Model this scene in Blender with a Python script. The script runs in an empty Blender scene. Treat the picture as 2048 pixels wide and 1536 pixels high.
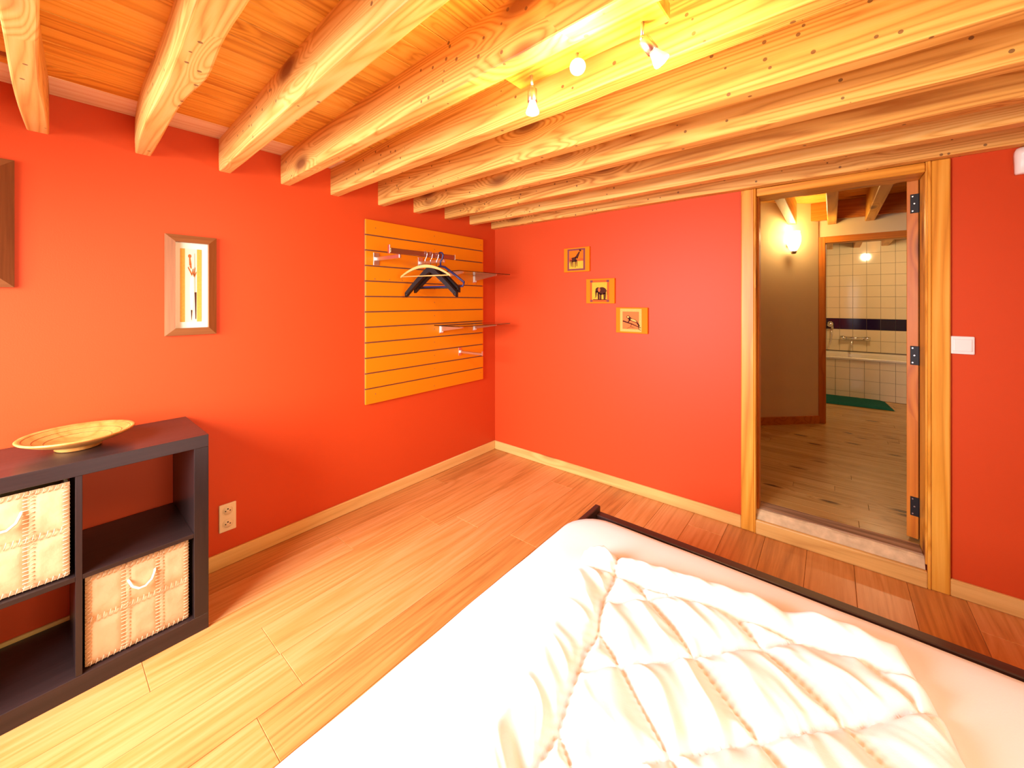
import bpy, bmesh, math, random
from mathutils import Vector, Matrix, noise
random.seed(7)
scn = bpy.context.scene
COL = scn.collection

# ---------------------------------------------------------------- camera
CAM = Vector((2.332, -2.599, 1.314)); YAW = math.radians(39.4)
cd = bpy.data.cameras.new('camera'); cam = bpy.data.objects.new('camera', cd); COL.objects.link(cam)
cam.location = CAM; cam.rotation_euler = (math.pi/2, 0, YAW)
cd.sensor_width = 36; cd.lens = 36*778/2048; cd.shift_y = -(768-603)/2048
cd.clip_start = .02; cd.clip_end = 60
scn.camera = cam

# ---------------------------------------------------------------- world, lights, exposure
w = bpy.data.worlds.new('sky'); scn.world = w; w.use_nodes = True
bg = w.node_tree.nodes['Background']; bg.inputs[0].default_value = (.72, .84, 1, 1); bg.inputs[1].default_value = 1.2
def area(name, loc, rot, sx, sy, power, col, spread=180):
    l = bpy.data.lights.new(name, 'AREA'); l.shape = 'RECTANGLE'; l.size = sx; l.size_y = sy
    l.energy = power; l.color = col; l.spread = math.radians(spread)
    o = bpy.data.objects.new(name, l); COL.objects.link(o); o.location = loc; o.rotation_euler = rot
    return o
def point(name, loc, power, col, r=.03):
    l = bpy.data.lights.new(name, 'POINT'); l.energy = power; l.color = col; l.shadow_soft_size = r
    o = bpy.data.objects.new(name, l); COL.objects.link(o); o.location = loc
    return o
DAY = (.90, .94, 1.04); WARM = (1, .70, .37)
R_ = math.radians
WX0, WX1, WZ0, WZ1 = .25, 1.45, .72, 1.86           # window behind the camera
YF = -3.5
XR = 3.75
W2Y0, W2Y1 = -2.7, -1.5                              # unseen window added in the right-hand wall for the fill light
area('daylight_window', ((WX0+WX1)/2, YF-.16, (WZ0+WZ1)/2), (R_(90-27), 0, 0), WX1-WX0, WZ1-WZ0, 82, DAY, 125)
area('side_fill', (XR+.16, (W2Y0+W2Y1)/2, (WZ0+WZ1)/2), (R_(90-10), 0, R_(90)), W2Y1-W2Y0, WZ1-WZ0, 28, (1, .85, .54), 150)  # added warm fill lamp in the unseen side window, brightens the bed
scn.view_settings.view_transform = 'Standard'
scn.view_settings.look = 'None'
scn.view_settings.gamma = 1
scn.view_settings.use_curve_mapping = False
scn.view_settings.exposure = 0.42

# ---------------------------------------------------------------- materials
MATS = {}
def new(name):
    m = bpy.data.materials.new(name); m.use_nodes = True
    nt = m.node_tree
    return m, nt, nt.nodes['Principled BSDF']
def plain(name, col, rough=.5, metal=0, bump=0, bscale=200, spec=.5, var=0, vscale=6, emit=None, estr=0, trans=0, ior=1.45):
    if name in MATS: return MATS[name]
    m, nt, p = new(name)
    p.inputs['Base Color'].default_value = (*col, 1)
    p.inputs['Roughness'].default_value = rough; p.inputs['Metallic'].default_value = metal
    p.inputs['Specular IOR Level'].default_value = spec
    if trans: p.inputs['Transmission Weight'].default_value = trans; p.inputs['IOR'].default_value = ior
    if emit:
        p.inputs['Emission Color'].default_value = (*emit, 1); p.inputs['Emission Strength'].default_value = estr
    if var or bump:
        tc = nt.nodes.new('ShaderNodeTexCoord')
    if var:
        n = nt.nodes.new('ShaderNodeTexNoise'); n.inputs['Scale'].default_value = vscale; n.inputs['Detail'].default_value = 4
        nt.links.new(tc.outputs['Object'], n.inputs['Vector'])
        mx = nt.nodes.new('ShaderNodeMix'); mx.data_type = 'RGBA'
        mx.inputs[6].default_value = (*[max(0, c*(1-var)) for c in col], 1); mx.inputs[7].default_value = (*[min(1, c*(1+var)) for c in col], 1)
        nt.links.new(n.outputs['Fac'], mx.inputs[0]); nt.links.new(mx.outputs[2], p.inputs['Base Color'])
    if bump:
        n = nt.nodes.new('ShaderNodeTexNoise'); n.inputs['Scale'].default_value = bscale; n.inputs['Detail'].default_value = 3
        nt.links.new(tc.outputs['Object'], n.inputs['Vector'])
        b = nt.nodes.new('ShaderNodeBump'); b.inputs['Strength'].default_value = bump; b.inputs['Distance'].default_value = .002
        nt.links.new(n.outputs['Fac'], b.inputs['Height']); nt.links.new(b.outputs[0], p.inputs['Normal'])
    MATS[name] = m
    return m

def wood(name, axis, dark, mid, light, knot=(.16, .05, .015), rough=.4, knots=.5, cross=1.0, rings=9, kscale=1.0, ringmix=.5, spec=.4, nails=False):
    key = name+'_'+axis
    if key in MATS: return MATS[key]
    m, nt, p = new(key); N = nt.nodes; L = nt.links
    def nd(t, **k):
        x = N.new(t)
        for a, b in k.items(): setattr(x, a, b)
        return x
    def math_(op, a, b=None, clamp=False):
        x = nd('ShaderNodeMath', operation=op, use_clamp=clamp)
        for i, v in enumerate((a, b)):
            if v is None: continue
            if isinstance(v, (int, float)): x.inputs[i].default_value = v
            else: L.new(v, x.inputs[i])
        return x.outputs[0]
    tc = nd('ShaderNodeTexCoord'); oi = nd('ShaderNodeObjectInfo')
    rv = nd('ShaderNodeVectorMath', operation='SCALE'); rv.inputs[0].default_value = (37.1, 53.7, 71.3); L.new(oi.outputs['Random'], rv.inputs['Scale'])
    ad = nd('ShaderNodeVectorMath', operation='ADD'); L.new(tc.outputs['Object'], ad.inputs[0]); L.new(rv.outputs[0], ad.inputs[1])
    ai = 'XYZ'.index(axis)
    def mapped(along, across):
        s = [across]*3; s[ai] = along
        mp = nd('ShaderNodeVectorMath', operation='MULTIPLY'); mp.inputs[1].default_value = s
        L.new(ad.outputs[0], mp.inputs[0]); return mp.outputs[0]
    # knots
    vo = nd('ShaderNodeTexVoronoi'); vo.inputs['Scale'].default_value = 1
    L.new(mapped(2.2*kscale, 5.5*kscale), vo.inputs['Vector'])
    sep = nd('ShaderNodeSeparateColor'); L.new(vo.outputs['Color'], sep.inputs[0])
    sel = math_('GREATER_THAN', sep.outputs[0], 1-knots)
    kd = nd('ShaderNodeMapRange'); kd.inputs['From Min'].default_value = .09; kd.inputs['From Max'].default_value = .24
    kd.inputs['To Min'].default_value = 1; kd.inputs['To Max'].default_value = 0; L.new(vo.outputs['Distance'], kd.inputs['Value'])
    kmask = math_('MULTIPLY', kd.outputs[0], sel, True)
    kw = nd('ShaderNodeMapRange'); kw.inputs['From Min'].default_value = .0; kw.inputs['From Max'].default_value = .45
    kw.inputs['To Min'].default_value = .35; kw.inputs['To Max'].default_value = 0; L.new(vo.outputs['Distance'], kw.inputs['Value'])
    kwarp = math_('MULTIPLY', kw.outputs[0], sel)
    # rings
    n1 = nd('ShaderNodeTexNoise'); n1.inputs['Scale'].default_value = 1; n1.inputs['Detail'].default_value = 1.5
    L.new(mapped(.42*cross, 9*cross), n1.inputs['Vector'])
    rn = math_('MULTIPLY', math_('ADD', n1.outputs['Fac'], kwarp), rings)
    ring = math_('PINGPONG', rn, .5); ring = math_('MULTIPLY', ring, 2)
    ring = math_('POWER', ring, 1.6)
    # fine grain
    n2 = nd('ShaderNodeTexNoise'); n2.inputs['Scale'].default_value = 1; n2.inputs['Detail'].default_value = 5; n2.inputs['Roughness'].default_value = .65
    L.new(mapped(3.5*cross, 90*cross), n2.inputs['Vector'])
    n3 = nd('ShaderNodeTexNoise'); n3.inputs['Scale'].default_value = 1; n3.inputs['Detail'].default_value = 2
    L.new(mapped(1.2, 5), n3.inputs['Vector'])
    v = math_('ADD', math_('MULTIPLY', ring, ringmix), math_('MULTIPLY', n2.outputs['Fac'], .75-ringmix*.5))
    v = math_('ADD', v, math_('MULTIPLY', n3.outputs['Fac'], .42))
    v = math_('ADD', v, math_('MULTIPLY', math_('SUBTRACT', oi.outputs['Random'], .5), .28))
    cr = nd('ShaderNodeValToRGB'); e = cr.color_ramp.elements
    e[0].position = .3; e[0].color = (*light, 1); e[1].position = 1.15 if False else 1.0; e[1].color = (*dark, 1)
    mm = e.new(.62); mm.color = (*mid, 1)
    L.new(v, cr.inputs[0])
    mx = nd('ShaderNodeMix', data_type='RGBA'); L.new(kmask, mx.inputs[0]); L.new(cr.outputs[0], mx.inputs[6]); mx.inputs[7].default_value = (*knot, 1)
    out = mx.outputs[2]
    if nails:
        v2 = nd('ShaderNodeTexVoronoi'); v2.inputs['Scale'].default_value = 22; L.new(ad.outputs[0], v2.inputs['Vector'])
        s2 = nd('ShaderNodeSeparateColor'); L.new(v2.outputs['Color'], s2.inputs[0])
        hole = math_('MULTIPLY', math_('LESS_THAN', v2.outputs['Distance'], .13), math_('GREATER_THAN', s2.outputs[1], .55))
        m2 = nd('ShaderNodeMix', data_type='RGBA'); L.new(math_('MULTIPLY', hole, .75), m2.inputs[0]); L.new(out, m2.inputs[6]); m2.inputs[7].default_value = (.10, .04, .02, 1); out = m2.outputs[2]
    L.new(out, p.inputs['Base Color'])
    p.inputs['Roughness'].default_value = rough; p.inputs['Specular IOR Level'].default_value = spec
    b = nd('ShaderNodeBump'); b.inputs['Strength'].default_value = .25; b.inputs['Distance'].default_value = .0012
    L.new(n2.outputs['Fac'], b.inputs['Height']); L.new(b.outputs[0], p.inputs['Normal'])
    MATS[key] = m
    return m

def W_floor(a): return wood('oak_floor', a, (.35, .125, .022), (.60, .255, .062), (.72, .345, .12), rough=.33, knots=.10, rings=10, ringmix=.22, kscale=.8)
def W_ceil(a): return wood('ceiling_pine', a, (.54, .22, .016), (.82, .44, .055), (.88, .54, .10), knot=(.28, .09, .012), rough=.42, knots=.30, rings=12, ringmix=.35)
def W_beam(a): return wood('beam_pine', a, (.52, .22, .038), (.78, .43, .10), (.86, .55, .17), knot=(.27, .10, .025), rough=.55, knots=.62, rings=18, ringmix=.42, kscale=.95, nails=True)
def W_case(a): return wood('door_pine', a, (.54, .20, .015), (.72, .32, .032), (.82, .42, .065), knot=(.24, .07, .015), rough=.38, knots=.42, rings=7, ringmix=.45, kscale=.9)
def W_door(a): return wood('dark_pine', a, (.40, .10, .010), (.55, .17, .016), (.64, .23, .03), knot=(.12, .03, .008), rough=.4, spec=.25, knots=.55, rings=7, ringmix=.35)
def W_oak(a): return wood('oak_skirting', a, (.56, .29, .075), (.74, .44, .13), (.83, .54, .19), rough=.4, knots=.05, rings=5, ringmix=.3)
def W_hall(a): return wood('hall_pine', a, (.34, .17, .045), (.48, .27, .08), (.56, .33, .11), knot=(.10, .04, .015), rough=.22, knots=.55, rings=6, ringmix=.35, kscale=1.6)
def W_old(a): return wood('worn_oak', a, (.16, .08, .04), (.34, .19, .10), (.48, .30, .17), rough=.75, knots=.2, rings=8, ringmix=.5)
def W_frame(a): return wood('brown_frame', a, (.15, .045, .012), (.24, .08, .022), (.32, .12, .035), rough=.6, spec=.2, knots=0, rings=3, ringmix=.15)
def W_black(a): return wood('blackbrown_foil', a, (.016, .008, .007), (.026, .013, .011), (.038, .019, .016), rough=.3, knots=0, rings=3, ringmix=.2)
def W_bowl(a): return wood('turned_wood', a, (.40, .12, .018), (.56, .21, .04), (.66, .29, .07), rough=.45, knots=0, rings=5, ringmix=.3)

M_red = plain('red_paint', (.60, .064, .011), rough=.48, bump=.10, bscale=260, spec=.26)
M_cream = plain('cream_paint', (.76, .62, .38), rough=.7, bump=.1, bscale=200)
M_white = plain('white_paint', (.8, .78, .74), rough=.6)
M_orange = plain('orange_laminate', (.78, .23, .003), rough=.4, spec=.3)
M_groove = plain('groove_brown', (.20, .075, .045), rough=.7)
M_chrome = plain('brushed_chrome', (.80, .76, .74), rough=.22, metal=1)
M_steel = plain('satin_steel', (.72, .66, .62), rough=.3, metal=1)
M_ivory = plain('ivory_plastic', (.86, .66, .40), rough=.35)
M_whitep = plain('white_plastic', (.86, .84, .80), rough=.35)
M_dark = plain('dark_hole', (.03, .015, .01), rough=.8)
M_black = plain('black_plastic', (.014, .009, .008), rough=.4, spec=.25)
M_blue = plain('navy_plastic', (.020, .022, .10), rough=.35)
M_sheet = plain('white_sheet', (.80, .79, .79), rough=.85, bump=.15, bscale=400)
M_quilt = plain('white_quilt', (.82, .80, .80), rough=.8, bump=.15, bscale=350)
M_bed = wood('bed_dark_wood', 'X', (.026, .010, .008), (.045, .017, .013), (.062, .026, .020), rough=.4, knots=0, rings=3, ringmix=.2)
M_bedY = wood('bed_dark_wood', 'Y', (.026, .010, .008), (.045, .017, .013), (.062, .026, .020), rough=.4, knots=0, rings=3, ringmix=.2)
M_glass = plain('shelf_glass', (.80, .93, .86), rough=.02, trans=1, ior=1.5)
M_leather = plain('tan_leather', (.68, .42, .21), rough=.6, bump=.5, bscale=60, var=.16, vscale=9)
M_stitch = plain('pale_lacing', (.70, .45, .23), rough=.7)
M_rope = plain('cream_rope', (.85, .76, .60), rough=.8)
M_stone = plain('sandstone', (.62, .45, .25), rough=.9, bump=1, bscale=40, var=.45, vscale=22)
M_iron = plain('black_iron', (.012, .009, .009), rough=.5, spec=.25)
M_tile = plain('cream_tile', (.84, .72, .50), rough=.08, spec=.6)
M_navy = plain('navy_tile', (.012, .008, .045), rough=.08, spec=.6)
M_grout = plain('grout', (.30, .24, .20), rough=.9)
M_enamel = plain('white_enamel', (.86, .80, .66), rough=.12, spec=.6)
M_mat = plain('green_pile', (.015, .20, .14), rough=.95, bump=1, bscale=250, var=.3, vscale=60)
M_sconce = plain('lit_glass', (1, .9, .7), rough=.3, emit=(1, .74, .34), estr=9)
M_bulb = plain('lit_bulb', (1, .95, .85), rough=.2, emit=(1, .86, .62), estr=30)
M_bulbglass = plain('bulb_reflector', (.86, .80, .74), rough=.12, metal=.3, emit=(1, .84, .6), estr=.5)
M_mount = plain('cream_mount', (.88, .80, .64), rough=.8)
M_paper = plain('pale_paper', (.84, .72, .50), rough=.85)
M_ochre = plain('ochre_paper', (.68, .36, .05), rough=.85, var=.2, vscale=120)
M_ink = plain('brown_ink', (.07, .02, .012), spec=.1, rough=.8)
M_rust = plain('rust_ink', (.50, .13, .035), spec=.1, rough=.8)
M_canvas = plain('orange_canvas', (.80, .20, .003), rough=.7, spec=.15)
M_purple = plain('purple_border', (.22, .055, .06), spec=.1, rough=.8, var=.3, vscale=150)
M_redb = plain('red_border', (.62, .10, .02), spec=.1, rough=.8)
M_sky = plain('print_orange', (.80, .16, .01), spec=.1, rough=.8)
M_yell = plain('print_yellow', (.84, .40, .04), spec=.1, rough=.8, var=.2, vscale=90)
M_sand = plain('print_sand', (.80, .42, .11), spec=.1, rough=.8, var=.15, vscale=90)
M_coral = plain('print_coral', (.74, .18, .05), spec=.1, rough=.8)

# ---------------------------------------------------------------- helpers
WL = {}                                  # world location of unrotated parents
def tag(o, label=None, cat=None, group=None, kind=None):
    if label: o['label'] = label
    if cat: o['category'] = cat
    if group: o['group'] = group
    if kind: o['kind'] = kind
    return o
def place(o, parent, loc):
    loc = Vector(loc); WL[o.name] = loc
    if parent:
        o.parent = parent; o.location = loc - WL[parent.name]
    else: o.location = loc
def empty(name, loc, label=None, cat=None, group=None, kind=None, parent=None):
    o = bpy.data.objects.new(name, None); COL.objects.link(o); o.empty_display_size = .05
    place(o, parent, loc); tag(o, label, cat, group, kind); return o
def from_bm(name, bm, mat, parent=None, loc=(0, 0, 0), smooth=False):
    me = bpy.data.meshes.new(name)
    bmesh.ops.recalc_face_normals(bm, faces=bm.faces)
    bm.to_mesh(me); bm.free()
    if smooth:
        for f in me.polygons: f.use_smooth = True
    mats = mat if isinstance(mat, (list, tuple)) else [mat]
    for m in mats: me.materials.append(m)
    o = bpy.data.objects.new(name, me); COL.objects.link(o); place(o, parent, loc); return o
def bm_box(bm, x0, x1, y0, y1, z0, z1, bev=0, seg=1):
    r = bmesh.ops.create_cube(bm, size=1)
    vs = r['verts']
    for v in vs:
        v.co = Vector((x0 if v.co.x < 0 else x1, y0 if v.co.y < 0 else y1, z0 if v.co.z < 0 else z1))
    if bev:
        es = {e for v in vs for e in v.link_edges}
        bmesh.ops.bevel(bm, geom=list(es), offset=bev, segments=seg, affect='EDGES', profile=.5)
def box(name, x0, x1, y0, y1, z0, z1, mat, parent=None, bev=0, seg=1, smooth=False):
    c = Vector(((x0+x1)/2, (y0+y1)/2, (z0+z1)/2)); h = Vector((abs(x1-x0)/2, abs(y1-y0)/2, abs(z1-z0)/2))
    bm = bmesh.new(); bm_box(bm, -h.x, h.x, -h.y, h.y, -h.z, h.z, bev, seg)
    return from_bm(name, bm, mat, parent, c, smooth)
def boxes(name, lst, mat, parent=None, bev=0):
    bm = bmesh.new()
    for b in lst: bm_box(bm, *b, bev)
    return from_bm(name, bm, mat, parent, (0, 0, 0))
def bm_tube(bm, pts, r, n=8, caps=True, closed=False):
    pts = [Vector(p) for p in pts]; rings = []
    rr = r if isinstance(r, (list, tuple)) else [r]*len(pts)
    ref = None
    for i, p in enumerate(pts):
        a = pts[i-1] if (i > 0 or closed) else p; b = pts[(i+1) % len(pts)] if (i < len(pts)-1 or closed) else p
        t = (b-a).normalized()
        if ref is None:
            ref = t.orthogonal().normalized()
        else:
            ref = (ref - t*ref.dot(t))
            ref = ref.normalized() if ref.length > 1e-6 else t.orthogonal().normalized()
        bi = t.cross(ref)
        rings.append([bm.verts.new(p + (ref*math.cos(2*math.pi*k/n) + bi*math.sin(2*math.pi*k/n))*rr[i]) for k in range(n)])
    m = len(rings)
    for i in range(m if closed else m-1):
        A, B = rings[i], rings[(i+1) % m]
        for k in range(n): bm.faces.new((A[k], A[(k+1) % n], B[(k+1) % n], B[k]))
    if caps and not closed:
        bm.faces.new(rings[0][::-1]); bm.faces.new(rings[-1])
def tube(name, pts, r, mat, parent=None, n=8, closed=False, loc=None):
    pts = [Vector(p) for p in pts]
    c = Vector(loc) if loc is not None else sum(pts, Vector())/len(pts)
    bm = bmesh.new(); bm_tube(bm, [p-c for p in pts], r, n, True, closed)
    return from_bm(name, bm, mat, parent, c, True)
def bm_lathe(bm, prof, n=32, M=None):
    rings = []
    for r, z in prof:
        if r < 1e-5: rings.append([bm.verts.new((0, 0, z))])
        else: rings.append([bm.verts.new((r*math.cos(2*math.pi*k/n), r*math.sin(2*math.pi*k/n), z)) for k in range(n)])
    for A, B in zip(rings, rings[1:]):
        for k in range(n):
            a, b = A[k % len(A)], A[(k+1) % len(A)]; c, d = B[(k+1) % len(B)], B[k % len(B)]
            f = []
            for v in (a, b, c, d):
                if v not in f: f.append(v)
            if len(f) > 2: bm.faces.new(f)
    if M: bmesh.ops.transform(bm, matrix=M, verts=bm.verts)
def lathe(name, prof, mat, parent=None, loc=(0, 0, 0), n=32, smooth=True):
    bm = bmesh.new(); bm_lathe(bm, prof, n); return from_bm(name, bm, mat, parent, loc, smooth)
def bm_prism(bm, poly, fn, t0, t1):
    """poly in 2D, fn(u,v,t)->3D"""
    a = [bm.verts.new(fn(u, v, t0)) for u, v in poly]; b = [bm.verts.new(fn(u, v, t1)) for u, v in poly]
    bm.faces.new(a); bm.faces.new(b)
    for i in range(len(poly)):
        j = (i+1) % len(poly); bm.faces.new((a[i], a[j], b[j], b[i]))
def ell(cx, cy, rx, ry, rot=0, n=18):
    c, s = math.cos(rot), math.sin(rot); out = []
    for k in range(n):
        a = 2*math.pi*k/n; x = rx*math.cos(a); y = ry*math.sin(a); out.append((cx+x*c-y*s, cy+x*s+y*c))
    return out
def limb(p, q, w0, w1):
    p = Vector(p); q = Vector(q); d = (q-p).normalized(); n = Vector((-d.y, d.x))
    return [tuple(p+n*w0), tuple(q+n*w1), tuple(q-n*w1), tuple(p-n*w0)]
def share(o, name, parent, loc):
    c = o.copy(); c.name = name; COL.objects.link(c); place(c, parent, loc); return c

# ================================================================ THE ROOM
ZC = 2.112                        # underside of the ceiling boards
ZB = 1.957                        # underside of the beams
OX0, OX1 = 1.985, 2.68            # door opening
ZH = .12                          # hall floor level
st = 'structure'
# floor: slab and oak planks
fl = box('floor', 0, XR, YF, 0, -.08, -.0125, M_groove); tag(fl, 'oak plank floor of the red bedroom', 'floor', kind=st)
PW = .186; rnd = random.Random(3)
x = .0
while x < XR-.01:
    x1 = min(x+PW, XR); y = YF - rnd.random()*1.2
    while y < 0:
        y1 = y + rnd.choice((1.05, 1.25, 1.5, 1.8)); a, b = max(y, YF), min(y1, 0)
        if b-a > .02:
            o = box('plank', x+.0006, x1-.0006, a+.0005, b-.0005, -.012, rnd.uniform(-.0004, 0), W_floor('Y'), fl, .0012)
        y = y1
    x = x1
# ceiling: boards and beams
ce = box('ceiling', 0, XR, YF, .0, ZC+.024, ZC+.06, M_groove); tag(ce, 'varnished pine board ceiling carried on exposed beams', 'ceiling', kind=st)
x = 0.0; rnd = random.Random(11)
W_pale = wood('pale_board', 'Y', (.70, .44, .22), (.84, .62, .40), (.90, .74, .54), rough=.6, knots=.15, rings=7, ringmix=.4)
while x < XR-.01:
    x1 = min(x+.0945, XR)
    ys = [YF, rnd.choice((-2.6, -2.02, -1.46)), 0] if rnd.random() < .5 else [YF, 0]
    for a, b in zip(ys, ys[1:]):
        box('ceiling_board', x+.0009, x1-.0009, a, b-.001, ZC+rnd.uniform(0, .0015), ZC+.024, W_pale if x < .15 else W_ceil('Y'), ce, .0016)
    x = x1
beam_y = [(-3.47, -.02), (-3.18, -.02), (-2.89, -.02), (-2.603, -.03), (-2.306, -.036), (-2.014, -.034), (-1.732, -.024), (-1.455, -.028), (-1.136, -.024), (-.854, -.016), (-.563, -.014), (-.291, -.013), (-.026, 0)]
def beam(i, y0, slope):
    hw = .026; n = 60; sd = i*7.3; bm = bmesh.new(); rings = []
    prof_rand = random.Random(i)
    twist = prof_rand.uniform(-.04, .04)
    for k in range(n+1):
        x = XR*k/n; t = x
        cy = slope*x + (0 if i == 12 else .006*(noise.noise((t*1.1, sd, 0))))
        if i == 4: cy += 0
        wl = hw+.003*noise.noise((t*2.1, sd, 1.5))+min(.006, .006*t); wr = hw+.003*noise.noise((t*2.3, sd, 4.5))+min(.006, .006*t)
        zb = .0 + .004*noise.noise((t*1.6, sd, 9.1)) + .0012*noise.noise((t*14, sd, 2))
        if i == 4:                      # the knuckled beam: swells, then narrows towards the wall
            wr += .020*math.exp(-((t-.95)/.16)**2) + .012*math.exp(-((t-1.4)/.3)**2); wl += .006*math.sin(t*5)
        if i == 3: wr += .004*math.sin(t*6+1); wl += .006*math.sin(t*5)
        if i == 12: wr = .026; cy = 0; zb = .004*noise.noise((t*4, 3, 9.1))
        c = .0035+.003*abs(noise.noise((t*3, sd, 6)))          # worn arris
        zt = ZC-ZB+.001
        tw = twist*.0
        pts = [(-wl, zt), (-wl-.002*noise.noise((t*5, sd, 8)), .06), (-wl+.001, zb+c), (-wl+c*.8, zb+c*.22), (-wl+c*1.6, zb), (wr-c*1.4, zb), (wr-c*.6, zb+c*.2), (wr, zb+c), (wr+.002*noise.noise((t*5, sd, 3)), .06), (wr, zt)]
        rings.append([bm.verts.new((x-XR/2, cy+p, q)) for p, q in pts])
    for A, B in zip(rings, rings[1:]):
        m = len(A)
        for k in range(m): bm.faces.new((A[k], A[(k+1) % m], B[(k+1) % m], B[k]))
    bm.faces.new(rings[0]); bm.faces.new(rings[-1][::-1])
    o = from_bm('ceiling_beam', bm, W_beam('X'), ce, (XR/2, y0, ZB), False)
    return o
for i, (y0, s) in enumerate(beam_y): beam(i, y0, s)
# walls
wl = box('wall_left', -.12, 0, YF-.2, .15, -.08, 2.2, M_red); tag(wl, 'orange-red painted wall behind the shelf unit', 'wall', kind=st)
wb = boxes('wall_back', [(0, OX0, 0, .15, -.08, 2.2), (OX1, XR, 0, .15, -.08, 2.2), (OX0, OX1, 0, .15, 1.96, 2.2), (OX0, OX1, .062, .15, -.08, .098)], M_red)
tag(wb, 'red painted wall with the open doorway', 'wall', kind=st)
wf = boxes('wall_front', [(0, WX0, YF-.2, YF, -.08, 2.2), (WX1, XR, YF-.2, YF, -.08, 2.2), (WX0, WX1, YF-.2, YF, -.08, WZ0), (WX0, WX1, YF-.2, YF, WZ1, 2.2)], M_red)
tag(wf, 'red painted wall behind the viewer holding a window', 'wall', kind=st)
wr = boxes('wall_right', [(XR, XR+.2, YF-.2, W2Y0, -.08, 2.2), (XR, XR+.2, W2Y1, .15, -.08, 2.2), (XR, XR+.2, W2Y0, W2Y1, -.08, WZ0), (XR, XR+.2, W2Y0, W2Y1, WZ1, 2.2)], M_red)
tag(wr, 'red painted wall at the head of the bed', 'wall', kind=st)
def window(name, label, axis):
    e = empty(name, ((WX0+WX1)/2, YF-.06, WZ0) if axis == 'x' else (XR+.06, (W2Y0+W2Y1)/2, WZ0), label, 'window', kind=st)
    a0, a1 = (WX0, WX1) if axis == 'x' else (W2Y0, W2Y1)
    def fr(nm, u0, u1, z0, z1):
        if axis == 'x': box(nm, u0, u1, YF-.10, YF-.05, z0, z1, W_case('Z' if z1-z0 > u1-u0 else 'X'), e, .004)
        else: box(nm, XR+.05, XR+.10, u0, u1, z0, z1, W_case('Z' if z1-z0 > u1-u0 else 'Y'), e, .004)
    fr('window_frame', a0, a0+.05, WZ0, WZ1); fr('window_frame', a1-.05, a1, WZ0, WZ1)
    fr('window_frame', a0+.05, a1-.05, WZ0, WZ0+.05); fr('window_frame', a0+.05, a1-.05, WZ1-.05, WZ1)
    m = (a0+a1)/2; fr('mullion', m-.03, m+.03, WZ0+.05, WZ1-.05)
window('window_1', 'pine framed window lighting the shelf unit', 'x')
window('window_2', 'added unseen pine framed window beside the bed head, for fill light', 'y')
# skirting
b = box('baseboard_left', 0, .016, YF, -.016, 0, .075, W_oak('Y'), bev=.004); tag(b, 'oak skirting along the orange-red wall', 'baseboard', kind=st)
e = empty('baseboard_back', (1, 0, 0), 'oak skirting along the doorway wall', 'baseboard', kind=st)
box('skirting_board', 0.0, 1.927, -.016, 0, 0, .073, W_oak('X'), e, .004)
box('skirting_board', 2.743, XR, -.016, 0, 0, .076, W_oak('X'), e, .004)

# ---------------------------------------------------------------- bedroom doorway
e = empty('trim_1', ((OX0+OX1)/2, 0, 0), 'knotty orange pine casing round the bedroom doorway', 'door frame', kind=st)
c1 = box('casing_board', 1.927, 1.992, -.018, 0, 0, 1.955, W_case('Z'), e, .004)
box('bead', 1.992, 2.0, -.022, 0, .0, 1.955, W_case('Z'), e, .003)
box('casing_board', 2.683, 2.743, -.018, 0, 0, 1.955, W_case('Z'), e, .004)
box('bead', 2.672, 2.683, -.022, 0, .0, 1.955, W_case('Z'), e, .003)
box('jamb', OX0, 2.0, .0, .15, .1, 1.96, W_case('Z'), e, .002)
box('jamb', 2.667, OX1, .0, .15, .1, 1.96, W_case('Z'), e, .002)
box('stop', 2.0, 2.010, .03, .10, .12, 1.915, W_door('Z'), e, .002)
box('header', 2.0, 2.667, -.006, .15, 1.912, 1.956, W_case('X'), e, .004)
for k, (a, b_) in enumerate([(2.0, 2.09), (2.09, 2.20), (2.20, 2.60), (2.60, 2.72)]):
    box('lintel_plank', a, b_-.003, .152, .27, 1.935+.006*(k % 2), 1.985, W_ceil('X'), e, .003)
# step
e = empty('trim_3', ((OX0+OX1)/2, 0, 0), 'oak and rough stone step up into the doorway', 'step', kind=st)
box('step_board', 2.0, 2.672, -.024, -.002, 0, .079, W_oak('X'), e, .006, 2)
bm = bmesh.new(); n = 40; rows = []
for k in range(n+1):
    x = 2.0+.667*k/n; q = noise.noise((x*9, 1, 2)); q2 = noise.noise((x*23, 5, 2))
    pr = [(-.002, .05), (-.002, .078+.003*q2), (.010+.006*q, .094+.006*q2), (.026+.006*q, .112+.006*q2), (.038+.005*q, .120+.003*q), (.058, .119), (.058, .05)]
    rows.append([bm.verts.new((x-2.33, p, z)) for p, z in pr])
for A, B in zip(rows, rows[1:]):
    for k in range(len(A)): bm.faces.new((A[k], A[(k+1) % len(A)], B[(k+1) % len(A)], B[k]))
bm.faces.new(rows[0]); bm.faces.new(rows[-1][::-1])
from_bm('stone_sill', bm, M_stone, e, (2.33, 0, 0))
box('old_plank', 2.0, 2.667, .045, .115, .099, .1245, W_old('X'), e, .003)
box('old_plank', 2.0, 2.667, .116, .149, .099, .121, W_old('X'), e, .003)
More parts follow.
